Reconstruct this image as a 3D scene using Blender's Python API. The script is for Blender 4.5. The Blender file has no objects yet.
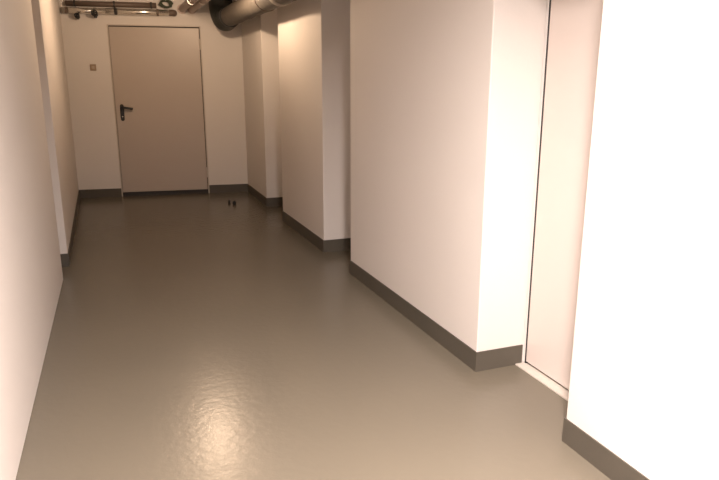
import bpy, bmesh, math, random
from mathutils import Vector, Matrix

random.seed(4)
S = bpy.context.scene
COL = S.collection

# ------------------------------------------------------------------ camera
def set_camera():
    yaw, pitch, roll, f = 0.3684, 0.2455, 0.0016, 643.03
    cy, sy, cp, sp = math.cos(yaw), math.sin(yaw), math.cos(pitch), math.sin(pitch)
    fw = Vector((sy * cp, cy * cp, -sp))
    r0 = Vector((cy, -sy, 0.0))
    u0 = r0.cross(fw)
    c, s = math.cos(roll), math.sin(roll)
    r = c * r0 + s * u0
    u = -s * r0 + c * u0
    m = Matrix((r, u, -fw)).transposed().to_4x4()
    m.translation = Vector((0, 0, 1.5))
    cam = bpy.data.cameras.new('camera')
    cam.sensor_fit = 'HORIZONTAL'
    cam.sensor_width = 36.0
    cam.lens = f / 719.0 * 36.0
    cam.clip_start = 0.02
    o = bpy.data.objects.new('camera', cam)
    COL.objects.link(o)
    o.matrix_world = m
    S.camera = o
set_camera()

# ------------------------------------------------------------------ world, exposure, lamps' light
W = bpy.data.worlds.new('world')
W.use_nodes = True
W.node_tree.nodes['Background'].inputs[0].default_value = (1.0, 0.9, 0.8, 1)
W.node_tree.nodes['Background'].inputs[1].default_value = 0.0
S.world = W
S.view_settings.view_transform = 'Standard'
S.view_settings.look = 'None'
S.view_settings.exposure = 0.0
S.view_settings.gamma = 1.0
S.view_settings.use_curve_mapping = False

NEAR = (0.62, 0.65, 2.50)
FAR = (0.84, 6.45, 2.42)
def area_light(name, loc, sx, sy, power, col):
    l = bpy.data.lights.new(name, 'AREA')
    l.shape = 'RECTANGLE'
    l.size, l.size_y = sx, sy
    l.energy = power
    l.color = col
    o = bpy.data.objects.new(name, l)
    COL.objects.link(o)
    o.location = loc
    return o
area_light('near_lamp_light', (NEAR[0], NEAR[1], NEAR[2] - 0.012), 0.30, 0.30, 325, (1.0, 0.88, 0.85)).data.spread = math.radians(165)
pl_ = bpy.data.lights.new('far_lamp_light', 'POINT')
pl_.energy = 108; pl_.color = (1.0, 0.72, 0.49); pl_.shadow_soft_size = 0.055
po_ = bpy.data.objects.new('far_lamp_light', pl_); COL.objects.link(po_)
po_.location = (FAR[0], FAR[1], FAR[2] - 0.10)

# ------------------------------------------------------------------ materials
def mat(name, col, rough=0.6, metal=0.0, spec=0.5, var=0.0, vscale=3.0, bump=0.0, bscale=60.0, bdist=0.003,
        coat=0.0, rvar=0.0, emit=None):
    m = bpy.data.materials.new(name)
    m.use_nodes = True
    nt = m.node_tree
    b = nt.nodes['Principled BSDF']
    b.inputs['Base Color'].default_value = (*col, 1)
    b.inputs['Roughness'].default_value = rough
    b.inputs['Metallic'].default_value = metal
    b.inputs['Specular IOR Level'].default_value = spec
    b.inputs['Coat Weight'].default_value = coat
    tc = nt.nodes.new('ShaderNodeTexCoord')
    if var > 0 or rvar > 0:
        n = nt.nodes.new('ShaderNodeTexNoise')
        n.inputs['Scale'].default_value = vscale
        n.inputs['Detail'].default_value = 5
        nt.links.new(tc.outputs['Object'], n.inputs['Vector'])
        if var > 0:
            mr = nt.nodes.new('ShaderNodeMix'); mr.data_type = 'RGBA'
            mr.inputs['A'].default_value = (*[c * (1 - var) for c in col], 1)
            mr.inputs['B'].default_value = (*[min(1, c * (1 + var)) for c in col], 1)
            nt.links.new(n.outputs['Fac'], mr.inputs['Factor'])
            nt.links.new(mr.outputs['Result'], b.inputs['Base Color'])
        if rvar > 0:
            mp = nt.nodes.new('ShaderNodeMapRange')
            mp.inputs['From Min'].default_value = 0.3
            mp.inputs['From Max'].default_value = 0.7
            mp.inputs['To Min'].default_value = rough - rvar
            mp.inputs['To Max'].default_value = rough + rvar
            nt.links.new(n.outputs['Fac'], mp.inputs['Value'])
            nt.links.new(mp.outputs['Result'], b.inputs['Roughness'])
    if bump > 0:
        n2 = nt.nodes.new('ShaderNodeTexNoise')
        n2.inputs['Scale'].default_value = bscale
        n2.inputs['Detail'].default_value = 3
        nt.links.new(tc.outputs['Object'], n2.inputs['Vector'])
        bp = nt.nodes.new('ShaderNodeBump')
        bp.inputs['Strength'].default_value = bump
        bp.inputs['Distance'].default_value = bdist
        nt.links.new(n2.outputs['Fac'], bp.inputs['Height'])
        nt.links.new(bp.outputs['Normal'], b.inputs['Normal'])
    if emit:
        b.inputs['Emission Color'].default_value = (*emit[0], 1)
        b.inputs['Emission Strength'].default_value = emit[1]
    return m

def wall_paint(name, white, concrete, line=None):
    """white emulsion over concrete; with `line`, the paint stops at that height in a brushy edge"""
    m = mat(name, white, rough=0.75, spec=0.25, var=0.03, vscale=1.3, bump=0.25, bscale=55, bdist=0.002)
    if line is None:
        return m
    nt = m.node_tree
    b = nt.nodes['Principled BSDF']
    src = b.inputs['Base Color'].links[0].from_socket
    tc = next(n for n in nt.nodes if n.type == 'TEX_COORD')
    sep = nt.nodes.new('ShaderNodeSeparateXYZ')
    nt.links.new(tc.outputs['Object'], sep.inputs[0])
    mp = nt.nodes.new('ShaderNodeMapping')
    mp.inputs['Scale'].default_value = (9, 9, 0.6)
    nt.links.new(tc.outputs['Object'], mp.inputs[0])
    n = nt.nodes.new('ShaderNodeTexNoise')
    n.inputs['Scale'].default_value = 1.0
    n.inputs['Detail'].default_value = 3
    nt.links.new(mp.outputs[0], n.inputs['Vector'])
    sub = nt.nodes.new('ShaderNodeMath'); sub.operation = 'MULTIPLY_ADD'
    sub.inputs[1].default_value = 0.09
    nt.links.new(n.outputs['Fac'], sub.inputs[0])
    nt.links.new(sep.outputs['Z'], sub.inputs[2])
    rg = nt.nodes.new('ShaderNodeMapRange')
    rg.inputs['From Min'].default_value = line + 0.045 - 0.006
    rg.inputs['From Max'].default_value = line + 0.045 + 0.006
    nt.links.new(sub.outputs[0], rg.inputs['Value'])
    mx = nt.nodes.new('ShaderNodeMix'); mx.data_type = 'RGBA'
    mx.inputs['B'].default_value = (*concrete, 1)
    nt.links.new(src, mx.inputs['A'])
    nt.links.new(rg.outputs['Result'], mx.inputs['Factor'])
    nt.links.new(mx.outputs['Result'], b.inputs['Base Color'])
    return m

WHITE = (0.62, 0.575, 0.53)
M_WALL = wall_paint('white_wall_paint', WHITE, WHITE)
M_PILLAR = M_WALL
M_CEIL = mat('raw_concrete_ceiling', (0.17, 0.145, 0.12), rough=0.9, var=0.12, vscale=2.5, bump=0.3, bscale=30)
M_FLOOR = mat('grey_floor_paint', (0.130, 0.111, 0.082), rough=0.255, spec=0.31, var=0.06, vscale=1.2,
              bump=0.30, bscale=24, bdist=0.004)
M_BASE = mat('dark_grey_skirting_paint', (0.080, 0.069, 0.053), rough=0.5, spec=0.3, var=0.10, vscale=5, bump=0.15, bscale=50)
M_LEAF = mat('beige_steel_paint', (0.41, 0.345, 0.29), rough=0.38, spec=0.4, var=0.03, vscale=2.5, bump=0.05, bscale=12)
M_FRAME = mat('beige_frame_paint', (0.46, 0.40, 0.34), rough=0.42, spec=0.4, var=0.03)
M_LEAF2 = mat('cream_steel_paint', (0.585, 0.515, 0.465), rough=0.45, spec=0.4, var=0.02, vscale=2, bump=0.04, bscale=10)
M_FRAME2 = mat('white_frame_paint', (0.6, 0.56, 0.52), rough=0.5, var=0.02)
M_SILL = mat('bare_screed', (0.46, 0.41, 0.35), rough=0.85, var=0.15, vscale=25, bump=0.3, bscale=80)
M_DARK = mat('dark_gap', (0.025, 0.022, 0.02), rough=0.7)
M_BLACK = mat('black_plastic', (0.012, 0.012, 0.012), rough=0.4, var=0.2, vscale=20)
M_RUBBER = mat('black_pipe_insulation', (0.020, 0.023, 0.020), rough=0.55, var=0.3, vscale=9, bump=0.5, bscale=24, bdist=0.01)
M_FOIL = mat('grey_foil_jacket', (0.085, 0.072, 0.058), rough=0.65, metal=0.0, var=0.25, vscale=8, bump=0.6, bscale=14, bdist=0.012)
M_TAPE = mat('bright_foil_tape', (0.30, 0.265, 0.225), rough=0.55, metal=0.1, var=0.15, vscale=20, bump=0.8, bscale=40, bdist=0.008)
M_STEEL = mat('galvanised_pipe', (0.80, 0.76, 0.70), rough=0.25, metal=0.9, var=0.08, vscale=15)
M_COPPER = mat('pinkish_painted_pipe', (0.46, 0.36, 0.31), rough=0.5, var=0.08, vscale=8)
M_CONDUIT = mat('brown_conduit', (0.12, 0.085, 0.065), rough=0.55, var=0.15, vscale=10)
M_GREEN = mat('dark_green_cable_sheath', (0.035, 0.045, 0.02), rough=0.5, var=0.3, vscale=20)
M_SWITCH = mat('brown_plastic_plate', (0.29, 0.205, 0.135), rough=0.45, var=0.05)
M_SWITCH2 = mat('tan_plastic_rocker', (0.38, 0.30, 0.22), rough=0.4, var=0.05)
M_LAMP = mat('white_lamp_housing', (0.75, 0.74, 0.72), rough=0.5, var=0.02)
M_GLOW_N = mat('lit_diffuser', (0.9, 0.9, 0.9), rough=0.5, emit=((1.0, 0.85, 0.72), 6.0))
M_GLOW_F = mat('lit_warm_diffuser', (0.9, 0.85, 0.75), rough=0.5, emit=((1.0, 0.72, 0.45), 6.0))

# ------------------------------------------------------------------ mesh helpers
def obj(name, bm, material, parent=None, smooth=False, bevel=0.0, seg=2):
    bmesh.ops.recalc_face_normals(bm, faces=bm.faces)
    me = bpy.data.meshes.new(name)
    bm.to_mesh(me); bm.free()
    me.materials.append(material)
    if smooth:
        for p in me.polygons: p.use_smooth = True
    o = bpy.data.objects.new(name, me)
    COL.objects.link(o)
    if parent: o.parent = parent
    if bevel > 0:
        b = o.modifiers.new('bevel', 'BEVEL')
        b.width = bevel; b.segments = seg; b.limit_method = 'ANGLE'
    return o

def box(bm, x0, x1, y0, y1, z0, z1, mtx=None):
    vs = [bm.verts.new((x, y, z)) for z in (z0, z1) for x, y in ((x0, y0), (x1, y0), (x1, y1), (x0, y1))]
    if mtx:
        for v in vs: v.co = mtx @ v.co
    for f in ((3, 2, 1, 0), (4, 5, 6, 7), (0, 1, 5, 4), (1, 2, 6, 5), (2, 3, 7, 6), (3, 0, 4, 7)):
        bm.faces.new([vs[i] for i in f])
    return vs

def prism(bm, pts, z0, z1):
    lo = [bm.verts.new((x, y, z0)) for x, y in pts]
    hi = [bm.verts.new((x, y, z1)) for x, y in pts]
    bm.faces.new(lo[::-1]); bm.faces.new(hi)
    n = len(pts)
    for i in range(n):
        j = (i + 1) % n
        bm.faces.new((lo[i], lo[j], hi[j], hi[i]))

def tube(bm, path, radius, n=20, caps=True):
    """round tube along a path; radius a number or one per point"""
    P = [Vector(p) for p in path]
    R = [radius] * len(P) if not hasattr(radius, '__len__') else radius
    prev = None
    rings = []
    for i, p in enumerate(P):
        t = (P[min(i + 1, len(P) - 1)] - P[max(i - 1, 0)]).normalized()
        if prev is None:
            a = Vector((0, 0, 1)) if abs(t.z) < 0.9 else Vector((1, 0, 0))
            u = t.cross(a).normalized()
        else:
            u = (prev - prev.dot(t) * t).normalized()
        prev = u
        w = t.cross(u)
        rings.append([bm.verts.new(p + R[i] * (math.cos(2 * math.pi * k / n) * u + math.sin(2 * math.pi * k / n) * w))
                      for k in range(n)])
    for a, b in zip(rings, rings[1:]):
        for k in range(n):
            bm.faces.new((a[k], a[(k + 1) % n], b[(k + 1) % n], b[k]))
    if caps:
        bm.faces.new(rings[0][::-1]); bm.faces.new(rings[-1])

def spline(pts, n=8):
    P = [Vector(p) for p in pts]
    Q = [P[0] * 2 - P[1]] + P + [P[-1] * 2 - P[-2]]
    out = []
    for i in range(1, len(Q) - 2):
        for k in range(n):
            t = k / n
            a, b, c, d = Q[i - 1], Q[i], Q[i + 1], Q[i + 2]
            out.append(0.5 * (2 * b + (c - a) * t + (2 * a - 5 * b + 4 * c - d) * t * t + (3 * b - a - 3 * c + d) * t ** 3))
    out.append(P[-1])
    return out

def struct(name, bm, m, parent=None, label=None, **kw):
    o = obj(name, bm, m, parent, **kw)
    if parent is None: o['kind'] = 'structure'
    if label: o['label'] = label
    return o

def thing(name, label, cat, loc, rot=None, group=None):
    o = bpy.data.objects.new(name, None)
    COL.objects.link(o)
    o.location = loc
    if rot is not None: o.rotation_euler = rot
    o['label'] = label; o['category'] = cat
    if group: o['group'] = group
    return o

# ------------------------------------------------------------------ the corridor
H = 2.75                 # ceiling
ZB = 0.11                # skirting height
YF = -3.5                # wall behind the camera
XR, XREC = 1.70, 1.965   # faces of the piers and of the recesses, right side
XLR = -0.66              # recess face, left side
BL, BR = (-0.425, 8.93), (1.71, 8.665)        # ends of the end wall
def yback(x): return BL[1] + (BR[1] - BL[1]) * (x - BL[0]) / (BR[0] - BL[0])

bm = bmesh.new(); box(bm, -1.2, 2.6, YF - 0.3, 9.4, -0.12, 0.0); struct('floor', bm, M_FLOOR)
bm = bmesh.new(); box(bm, -1.2, 2.6, YF - 0.3, 9.4, H, H + 0.12); struct('ceiling', bm, M_CEIL)

bm = bmesh.new(); box(bm, XREC, 2.25, 2.70, yback(XREC), 0, H)
# piece over and behind the narrow steel door
box(bm, XREC, 2.25, 1.976, 2.70, 2.10, H)
box(bm, 2.06, 2.25, 1.976, 2.70, 0, 2.10)
box(bm, XREC, 2.25, YF, 1.976, 0, H)
struct('wall_right', bm, M_PILLAR)
bm = bmesh.new(); prism(bm, [(XLR, YF), (XLR, 9.2), (-0.95, 9.2), (-0.95, YF)], 0, H); struct('wall_left', bm, M_WALL)
DX0, DX1, DZ = 0.088, 1.200, 2.147            # opening of the end door (outer edge of its frame)
bm = bmesh.new()
def back_piece(x0, x1, z0, z1):
    pts = [(x0, yback(x0)), (x1, yback(x1)), (x1, 9.2), (x0, 9.2)]
    prism(bm, pts, z0, z1)
back_piece(XLR, DX0, 0, H); back_piece(DX1, 2.25, 0, H); back_piece(DX0, DX1, DZ, H)
struct('wall_back', bm, M_WALL)
bm = bmesh.new(); box(bm, -0.95, 2.25, YF - 0.2, YF, 0, H); struct('wall_front', bm, M_WALL)

def pillar(pts, m, label):
    bm = bmesh.new(); prism(bm, pts, 0, H)
    o = struct('pillar', bm, m, label=label, bevel=0.006)
    return o
piersR = [
    ([(1.702, 7.508), (1.71, yback(1.71)), (XREC, yback(XREC)), (XREC, 7.508)], 'short white pier in the corner beside the end door'),
    ([(1.698, 5.277), (1.690, 6.69), (XREC, 6.69), (XREC, 5.277)], 'white pier with brightly lit top under the grey duct'),
    ([(1.703, 2.699), (1.697, 4.593), (XREC, 4.593), (XREC, 2.75), (1.997, 2.75), (1.997, 2.699)], 'broad white pier before the narrow cream door'),
    ([(1.700, YF), (1.700, 1.976), (XREC, 1.976), (XREC, YF)], 'overexposed white pier hiding part of the cream door'),
]
for pts, lab in piersR: pillar(pts, M_PILLAR, lab)
piersL = [
    ([(-0.506, YF), (-0.423, 5.211), (XLR, 5.211), (XLR, YF)], 'long white wall pier along the corridor with no door'),
    ([(-0.400, 5.60), (-0.425, yback(-0.425)), (XLR, yback(XLR)), (XLR, 5.60)], 'white pier meeting the end wall beside the small square plate'),
]
for pts, lab in piersL: pillar(pts, M_WALL, lab)

# skirting: a thin painted strip following every turn of the wall
def skirting(name, path, t=0.006, inward=1):
    """path of (x, y) points at the wall face; strip grows to the path's left when inward = 1"""
    P = [Vector((x, y)) for x, y in path]
    off = []
    for i, p in enumerate(P):
        ns = []
        for a, b in ((i - 1, i), (i, i + 1)):
            if a >= 0 and b < len(P):
                d = (P[b] - P[a]).normalized(); ns.append(Vector((-d.y, d.x)) * inward)
        if len(ns) == 2:
            n = ns[0] + ns[1]; n = n / max(0.3, n.dot(ns[0]))
        else: n = ns[0]
        off.append(p + n * t)
    bm = bmesh.new()
    for i in range(len(P) - 1):
        prism(bm, [tuple(P[i]), tuple(P[i + 1]), tuple(off[i + 1]), tuple(off[i])], 0.0, ZB)
    return struct(name, bm, M_BASE)
skirting('baseboard_right', [(1.700, YF), (1.700, 1.976), (XREC, 1.976)])
skirting('baseboard_right', [(1.985, 2.699), (1.703, 2.699), (1.697, 4.593), (XREC, 4.593), (XREC, 5.277), (1.698, 5.277), (1.690, 6.69),
                             (XREC, 6.69), (XREC, 7.508), (1.702, 7.508), (1.71, yback(1.71)), (DX1, yback(DX1))])
skirting('baseboard_back', [(DX0, yback(DX0)), (-0.425, yback(-0.425))])
skirting('baseboard_left', [(-0.425, yback(-0.425)), (-0.400, 5.60), (XLR, 5.60), (XLR, 5.211)])

# bare screed strip in front of the narrow door
bm = bmesh.new(); box(bm, 1.945, 2.06, 1.976, 2.693, 0.0, 0.006)
struct('trim_1', bm, M_SILL)

# ------------------------------------------------------------------ end door (local x along the wall, -y into the corridor)
ang = math.atan2(BR[1] - BL[1], BR[0] - BL[0])
LEN = (DX1 - DX0) / math.cos(ang)
door = bpy.data.objects.new('door_1', None); COL.objects.link(door)
door.location = (DX0, yback(DX0), 0); door.rotation_euler = (0, 0, ang)
door['kind'] = 'structure'; door['label'] = 'beige steel door with black lever handle at the end of the corridor'; door['category'] = 'door'
FW = 0.014
bm = bmesh.new()
box(bm, 0, FW, -0.004, 0.09, 0, DZ); box(bm, LEN - FW, LEN, -0.004, 0.09, 0, DZ); box(bm, FW, LEN - FW, -0.004, 0.09, DZ - FW, DZ)
obj('door_frame', bm, M_FRAME, door, bevel=0.003)
bm = bmesh.new()
box(bm, FW, LEN - FW, 0.03, 0.09, 0.0, DZ - FW)
obj('door_rebate', bm, M_DARK, door)
bm = bmesh.new()
box(bm, FW + 0.004, LEN - FW - 0.008, 0.002, 0.028, 0.055, DZ - FW - 0.012)
leaf = obj('door_leaf', bm, M_LEAF, door, bevel=0.004)
bm = bmesh.new()
box(bm, FW, LEN - FW, 0.006, 0.03, 0.0, 0.05)
obj('under_leaf_strip', bm, M_DARK, door)  # dark strip filling the space under the leaf
for hz in (0.22, 1.86):
    bm = bmesh.new()
    tube(bm, [(LEN - FW - 0.004, -0.008, hz), (LEN - FW - 0.004, -0.008, hz + 0.13)], 0.010, 12)
    obj('hinge', bm, M_FRAME, door, smooth=False)
# lever handle with its long rounded plate and keyhole
hx, hzt = 0.095, 1.145
hroot = bpy.data.objects.new('door_handle', None)
bm = bmesh.new()
N = 14
z_lo, z_hi, rad = 0.975, 1.185, 0.023
ring = [(hx + rad * math.cos(a), z_hi - rad + rad * math.sin(a)) for a in [math.pi * k / N for k in range(N + 1)]]
ring += [(hx + rad * math.cos(a), z_lo + rad + rad * math.sin(a)) for a in [math.pi + math.pi * k / N for k in range(N + 1)]]
f0 = [bm.verts.new((x, 0.003, z)) for x, z in ring]; f1 = [bm.verts.new((x, -0.009, z)) for x, z in ring]
bm.faces.new(f0); bm.faces.new(f1[::-1])
for i in range(len(ring)):
    j = (i + 1) % len(ring); bm.faces.new((f0[i], f0[j], f1[j], f1[i]))
plate = obj('handle_plate', bm, M_BLACK, door, bevel=0.002)
bm = bmesh.new()
tube(bm, spline([(hx, 0.0, hzt), (hx, -0.035, hzt), (hx + 0.012, -0.055, hzt), (hx + 0.05, -0.058, hzt - 0.004), (hx + 0.135, -0.056, hzt - 0.018)], 6),
     0.0135, 14)
obj('lever', bm, M_BLACK, plate, smooth=True)
bm = bmesh.new()
tube(bm, [(hx, -0.004, 1.03), (hx, -0.0125, 1.03)], 0.0085, 14)
obj('lock_cylinder', bm, M_STEEL, plate)

# ------------------------------------------------------------------ narrow cream door in the recess
d2 = bpy.data.objects.new('door_2', None); COL.objects.link(d2)
d2.location = (XREC, 2.34, 0); d2['kind'] = 'structure'
d2['label'] = 'narrow cream steel door in the recess between two white piers'; d2['category'] = 'door'
bm = bmesh.new()
box(bm, 0.033, 0.085, 0.350, 0.358, 0.006, 2.10); box(bm, 0.0, 0.085, -0.363, -0.340, 0.006, 2.10); box(bm, 0.0, 0.085, -0.340, 0.350, 2.07, 2.10)
obj('door_frame', bm, M_FRAME2, d2, bevel=0.003)
bm = bmesh.new(); box(bm, 0.06, 0.09, -0.34, 0.350, 0.006, 2.07); obj('door_rebate', bm, M_DARK, d2)
bm = bmesh.new(); box(bm, 0.036, 0.085, 0.339, 0.351, 0.006, 2.07); obj('gap_shade', bm, M_DARK, d2)  # black strip standing in for the shade in the gap beside the leaf
bm = bmesh.new(); box(bm, 0.035, 0.058, -0.334, 0.337, 0.018, 2.062); obj('door_leaf', bm, M_LEAF2, d2, bevel=0.003)

# ------------------------------------------------------------------ pipes under the ceiling
# big grey lagged duct with its black elbow
PX, PZ, PRAD = 1.47, 2.225, 0.115
duct = thing('ventilation_duct', 'thick grey foil-wrapped duct with black elbow running over the piers', 'duct', (PX, 8.1, PZ))
bm = bmesh.new()
path, rr = [], []
rnd = random.Random(3)
for i in range(75):
    y = 0.08 - i * 0.15
    path.append((0, y, 0)); rr.append(PRAD * (1 + rnd.uniform(-0.03, 0.03)))
tube(bm, path, rr, 28)
obj('foil_jacket', bm, M_FOIL, duct, smooth=True)
bm = bmesh.new()
tube(bm, spline([(0.0, 0.02, 0.0), (-0.01, 0.12, -0.015), (-0.035, 0.21, -0.01), (-0.055, 0.28, 0.10), (-0.06, 0.30, 0.28), (-0.06, 0.30, H - PZ)], 7),
     [0.120 + 0.025 * min(1, k / 12) for k in range(36)], 26)
obj('elbow', bm, M_RUBBER, duct, smooth=True)
bm = bmesh.new()
tube(bm, [(0, 0.0, 0), (0, 0.03, 0)], 0.128, 26)
obj('collar', bm, M_BLACK, duct)
for i, y in enumerate((-2.45, -4.2, -6.0)):
    bm = bmesh.new()
    pts = [(0, y - 0.05 + 0.02 * k, 0) for k in range(6)]
    tube(bm, pts, [PRAD * 1.03 + rnd.uniform(0, 0.006) for _ in pts], 28)
    obj('tape_band', bm, M_TAPE, duct, smooth=True)
for y in (-1.9, -3.4, -5.6):
    bm = bmesh.new()
    tube(bm, [(0, y - 0.008, 0), (0, y + 0.008, 0)], PRAD * 1.05, 28)
    box(bm, -0.006, 0.006, y - 0.006, y + 0.006, PRAD, H - PZ)
    obj('hanger', bm, M_CONDUIT, duct)

# two pinkish pipes along the corridor
for i, (x, z, lab) in enumerate(((0.985, 2.345, 'pinkish painted pipe beside its twin, on the side away from the black elbow'),
                                 (1.105, 2.345, 'pinkish painted pipe beside its twin, on the side next to the black elbow'))):
    yb = yback(x)
    t = thing('ceiling_pipe', lab, 'pipe', (x, yb, z), group='pipes running along the corridor ceiling')
    bm = bmesh.new(); tube(bm, [(0, -0.002, 0), (0, -5.5, 0)], 0.044, 20); obj('pipe_run', bm, M_COPPER, t, smooth=True)
    bm = bmesh.new(); tube(bm, [(0, -0.004, 0), (0, -0.016, 0)], 0.058, 20); obj('wall_flange', bm, M_COPPER, t)
    for y in (-1.0, -3.0, -5.0):
        bm = bmesh.new(); tube(bm, [(0, y - 0.01, 0), (0, y + 0.01, 0)], 0.048, 18); box(bm, -0.004, 0.004, y - 0.004, y + 0.004, 0.046, H - z)
        obj('hanger', bm, M_STEEL, t)

# bright steel pipe across the end wall, dark conduit above it: local x along the wall
def on_back(x, off, z): return (x, yback(x) - off, z)
SZ = 2.292
st = thing('steel_pipe', 'bright steel pipe running across the end wall above the door', 'pipe', on_back(-0.40, 0.075, SZ), (0, 0, ang))
L1 = 1.245
bm = bmesh.new(); tube(bm, [(0, 0, 0), (0.50, 0, 0)], 0.034, 20); tube(bm, [(0.50, 0, 0), (L1, 0, 0)], 0.036, 20)
obj('pipe_run', bm, M_STEEL, st, smooth=True)
bm = bmesh.new(); tube(bm, [(0.592, 0, 0), (0.622, 0, 0)], 0.040, 20); obj('coupling', bm, M_DARK, st)
bm = bmesh.new(); tube(bm, spline([(L1 - 0.01, 0, 0), (L1 + 0.03, 0.012, 0), (L1 + 0.045, 0.03, 0), (L1 + 0.045, 0.073, 0)], 5), 0.038, 18); obj('pipe_bend', bm, M_CONDUIT, st, smooth=True)
for x in (0.05, 1.10):
    bm = bmesh.new(); tube(bm, [(x - 0.012, 0, 0), (x + 0.012, 0, 0)], 0.040, 18); box(bm, x - 0.008, x + 0.008, 0.03, 0.074, -0.01, 0.01)
    obj('pipe_clip', bm, M_CONDUIT, st)
cd = thing('conduit', 'dark brown conduit fixed above the bright steel pipe', 'conduit', on_back(-0.35, 0.04, 2.375), (0, 0, ang))
bm = bmesh.new(); tube(bm, [(0, 0, 0), (1.04, 0, 0)], 0.032, 18); obj('conduit_run', bm, M_CONDUIT, cd, smooth=True)
for x in (0.1, 0.55, 0.98):
    bm = bmesh.new(); box(bm, x - 0.01, x + 0.01, -0.036, 0.039, -0.036, 0.036); obj('saddle_clip', bm, M_DARK, cd, bevel=0.004)

# dark shut-off valves: fittings of the steel pipe (parts, with the handwheel as a sub-part)
def valve(x, z, k):
    bm = bmesh.new()
    tube(bm, [(x, 0, z + 0.07 * k), (x, 0, z + 0.03 * k), (x, 0, z + 0.025 * k), (x, 0, z - 0.03 * k), (x, 0, z - 0.035 * k), (x, 0, z - 0.055 * k)],
         [0.020 * k, 0.020 * k, 0.030 * k, 0.034 * k, 0.022 * k, 0.020 * k], 16)
    tube(bm, [(x, -0.025 * k, z), (x, -0.075 * k, z)], 0.011 * k, 12)
    body = obj('valve', bm, M_BLACK, st, bevel=0.002)
    bm = bmesh.new()
    rim = [(x + 0.034 * k * math.cos(a), -0.075 * k, z + 0.034 * k * math.sin(a)) for a in [2 * math.pi * q / 20 for q in range(21)]]
    tube(bm, rim, 0.008 * k, 8, caps=False)
    for a in (0.4, 0.4 + math.pi / 2):
        c, s_ = 0.034 * k * math.cos(a), 0.034 * k * math.sin(a)
        tube(bm, [(x - c, -0.075 * k, z - s_), (x + c, -0.075 * k, z + s_)], 0.006 * k, 8)
    obj('handwheel', bm, M_BLACK, body, smooth=True)
valve(0.172, -0.062, 0.75)
valve(0.372, -0.030, 0.95)

# coil of dark green cable on the end wall above the pipe's end
bm = bmesh.new()
pts = []
for i in range(66):
    a = i * 0.62
    pts.append((0.065 * math.cos(a) * (1 + 0.18 * math.sin(i * 0.9)) + 0.012 * math.sin(i), -0.02 - 0.0009 * i, 0.040 * math.sin(a) * (1 + 0.2 * math.cos(i * 1.3))))
tube(bm, pts, 0.009, 8)
cb = obj('cable_coil', bm, M_GREEN, smooth=True)
cb.location = on_back(0.80, 0.03, 2.395); cb.rotation_euler = (0, 0, ang)
cb['label'] = 'dark green coil of cable above the end of the steel pipe'; cb['category'] = 'cable'

# ------------------------------------------------------------------ small things on wall and floor
sw = thing('wall_switch', 'small brown square plate on the end wall beside the beige door', 'switch', on_back(-0.112, 0.0, 1.632), (0, 0, ang))
bm = bmesh.new(); box(bm, -0.036, 0.036, -0.010, 0.0, -0.038, 0.038); obj('switch_plate', bm, M_SWITCH, sw, bevel=0.004)
bm = bmesh.new(); box(bm, -0.016, 0.016, -0.015, -0.009, -0.018, 0.018); obj('rocker', bm, M_SWITCH2, sw, bevel=0.002)

for i, (x, y, s, lab) in enumerate(((1.318, 7.90, 0.8, 'smaller dark lump on the floor before the end wall'),
                                    (1.363, 7.80, 1.0, 'bigger dark lump on the floor before the end wall'))):
    bm = bmesh.new()
    bmesh.ops.create_icosphere(bm, subdivisions=2, radius=0.022 * s)
    rr = random.Random(10 + i)
    for v in bm.verts:
        v.co *= 1 + rr.uniform(-0.16, 0.16); v.co.z = max(v.co.z * 1.5, -0.018 * s)
    o = obj('debris_lump', bm, M_BLACK, smooth=True)
    o.location = (x, y, 0.018 * s)
    o['label'] = lab; o['category'] = 'debris'; o['group'] = 'dark lumps on the floor'

# ------------------------------------------------------------------ ceiling lamps (above the frame)
def ceiling_lamp(loc, size, glow, lab):
    t = thing('ceiling_light', lab, 'lamp', loc)
    h = size / 2 + 0.03
    bm = bmesh.new(); box(bm, -h, h, -h, h, 0.012, 0.055); obj('housing', bm, M_LAMP, t, bevel=0.006)
    bm = bmesh.new(); box(bm, -h + 0.02, h - 0.02, -h + 0.02, h - 0.02, 0.0, 0.014); obj('diffuser', bm, glow, t, bevel=0.004)
    bm = bmesh.new(); tube(bm, [(0, 0, 0.05), (0, 0, H - loc[2])], 0.012, 12); obj('rod', bm, M_LAMP, t)
ceiling_lamp(NEAR, 0.30, M_GLOW_N, 'square lamp over the cream door end of the corridor')
# the far lamp: an open bulb on a ceiling rod; opaque shield added to cut its downward light
t = thing('pendant_lamp', 'small warm lamp with an added light shield below, hanging before the beige end door', 'lamp', FAR)
bz = -0.10
bm = bmesh.new()
prof = [(0.080, bz - 0.060), (0.076, bz - 0.08), (0.055, bz - 0.10), (0.02, bz - 0.112)]
tube(bm, [(0, 0, z) for _, z in prof], [q for q, _ in prof], 28, caps=True)
obj('light_shield', bm, M_LAMP, t, smooth=False)
for a in (0.6, 0.6 + 2.094, 0.6 + 4.189):
    bm = bmesh.new(); tube(bm, [(0.074 * math.cos(a), 0.074 * math.sin(a), bz - 0.06), (0.074 * math.cos(a), 0.074 * math.sin(a), 0.03), (0, 0, 0.06)], 0.003, 8)
    obj('stay', bm, M_LAMP, t)
bm = bmesh.new(); tube(bm, [(0, 0, 0.04), (0, 0, H - FAR[2])], 0.012, 12); obj('rod', bm, M_LAMP, t)
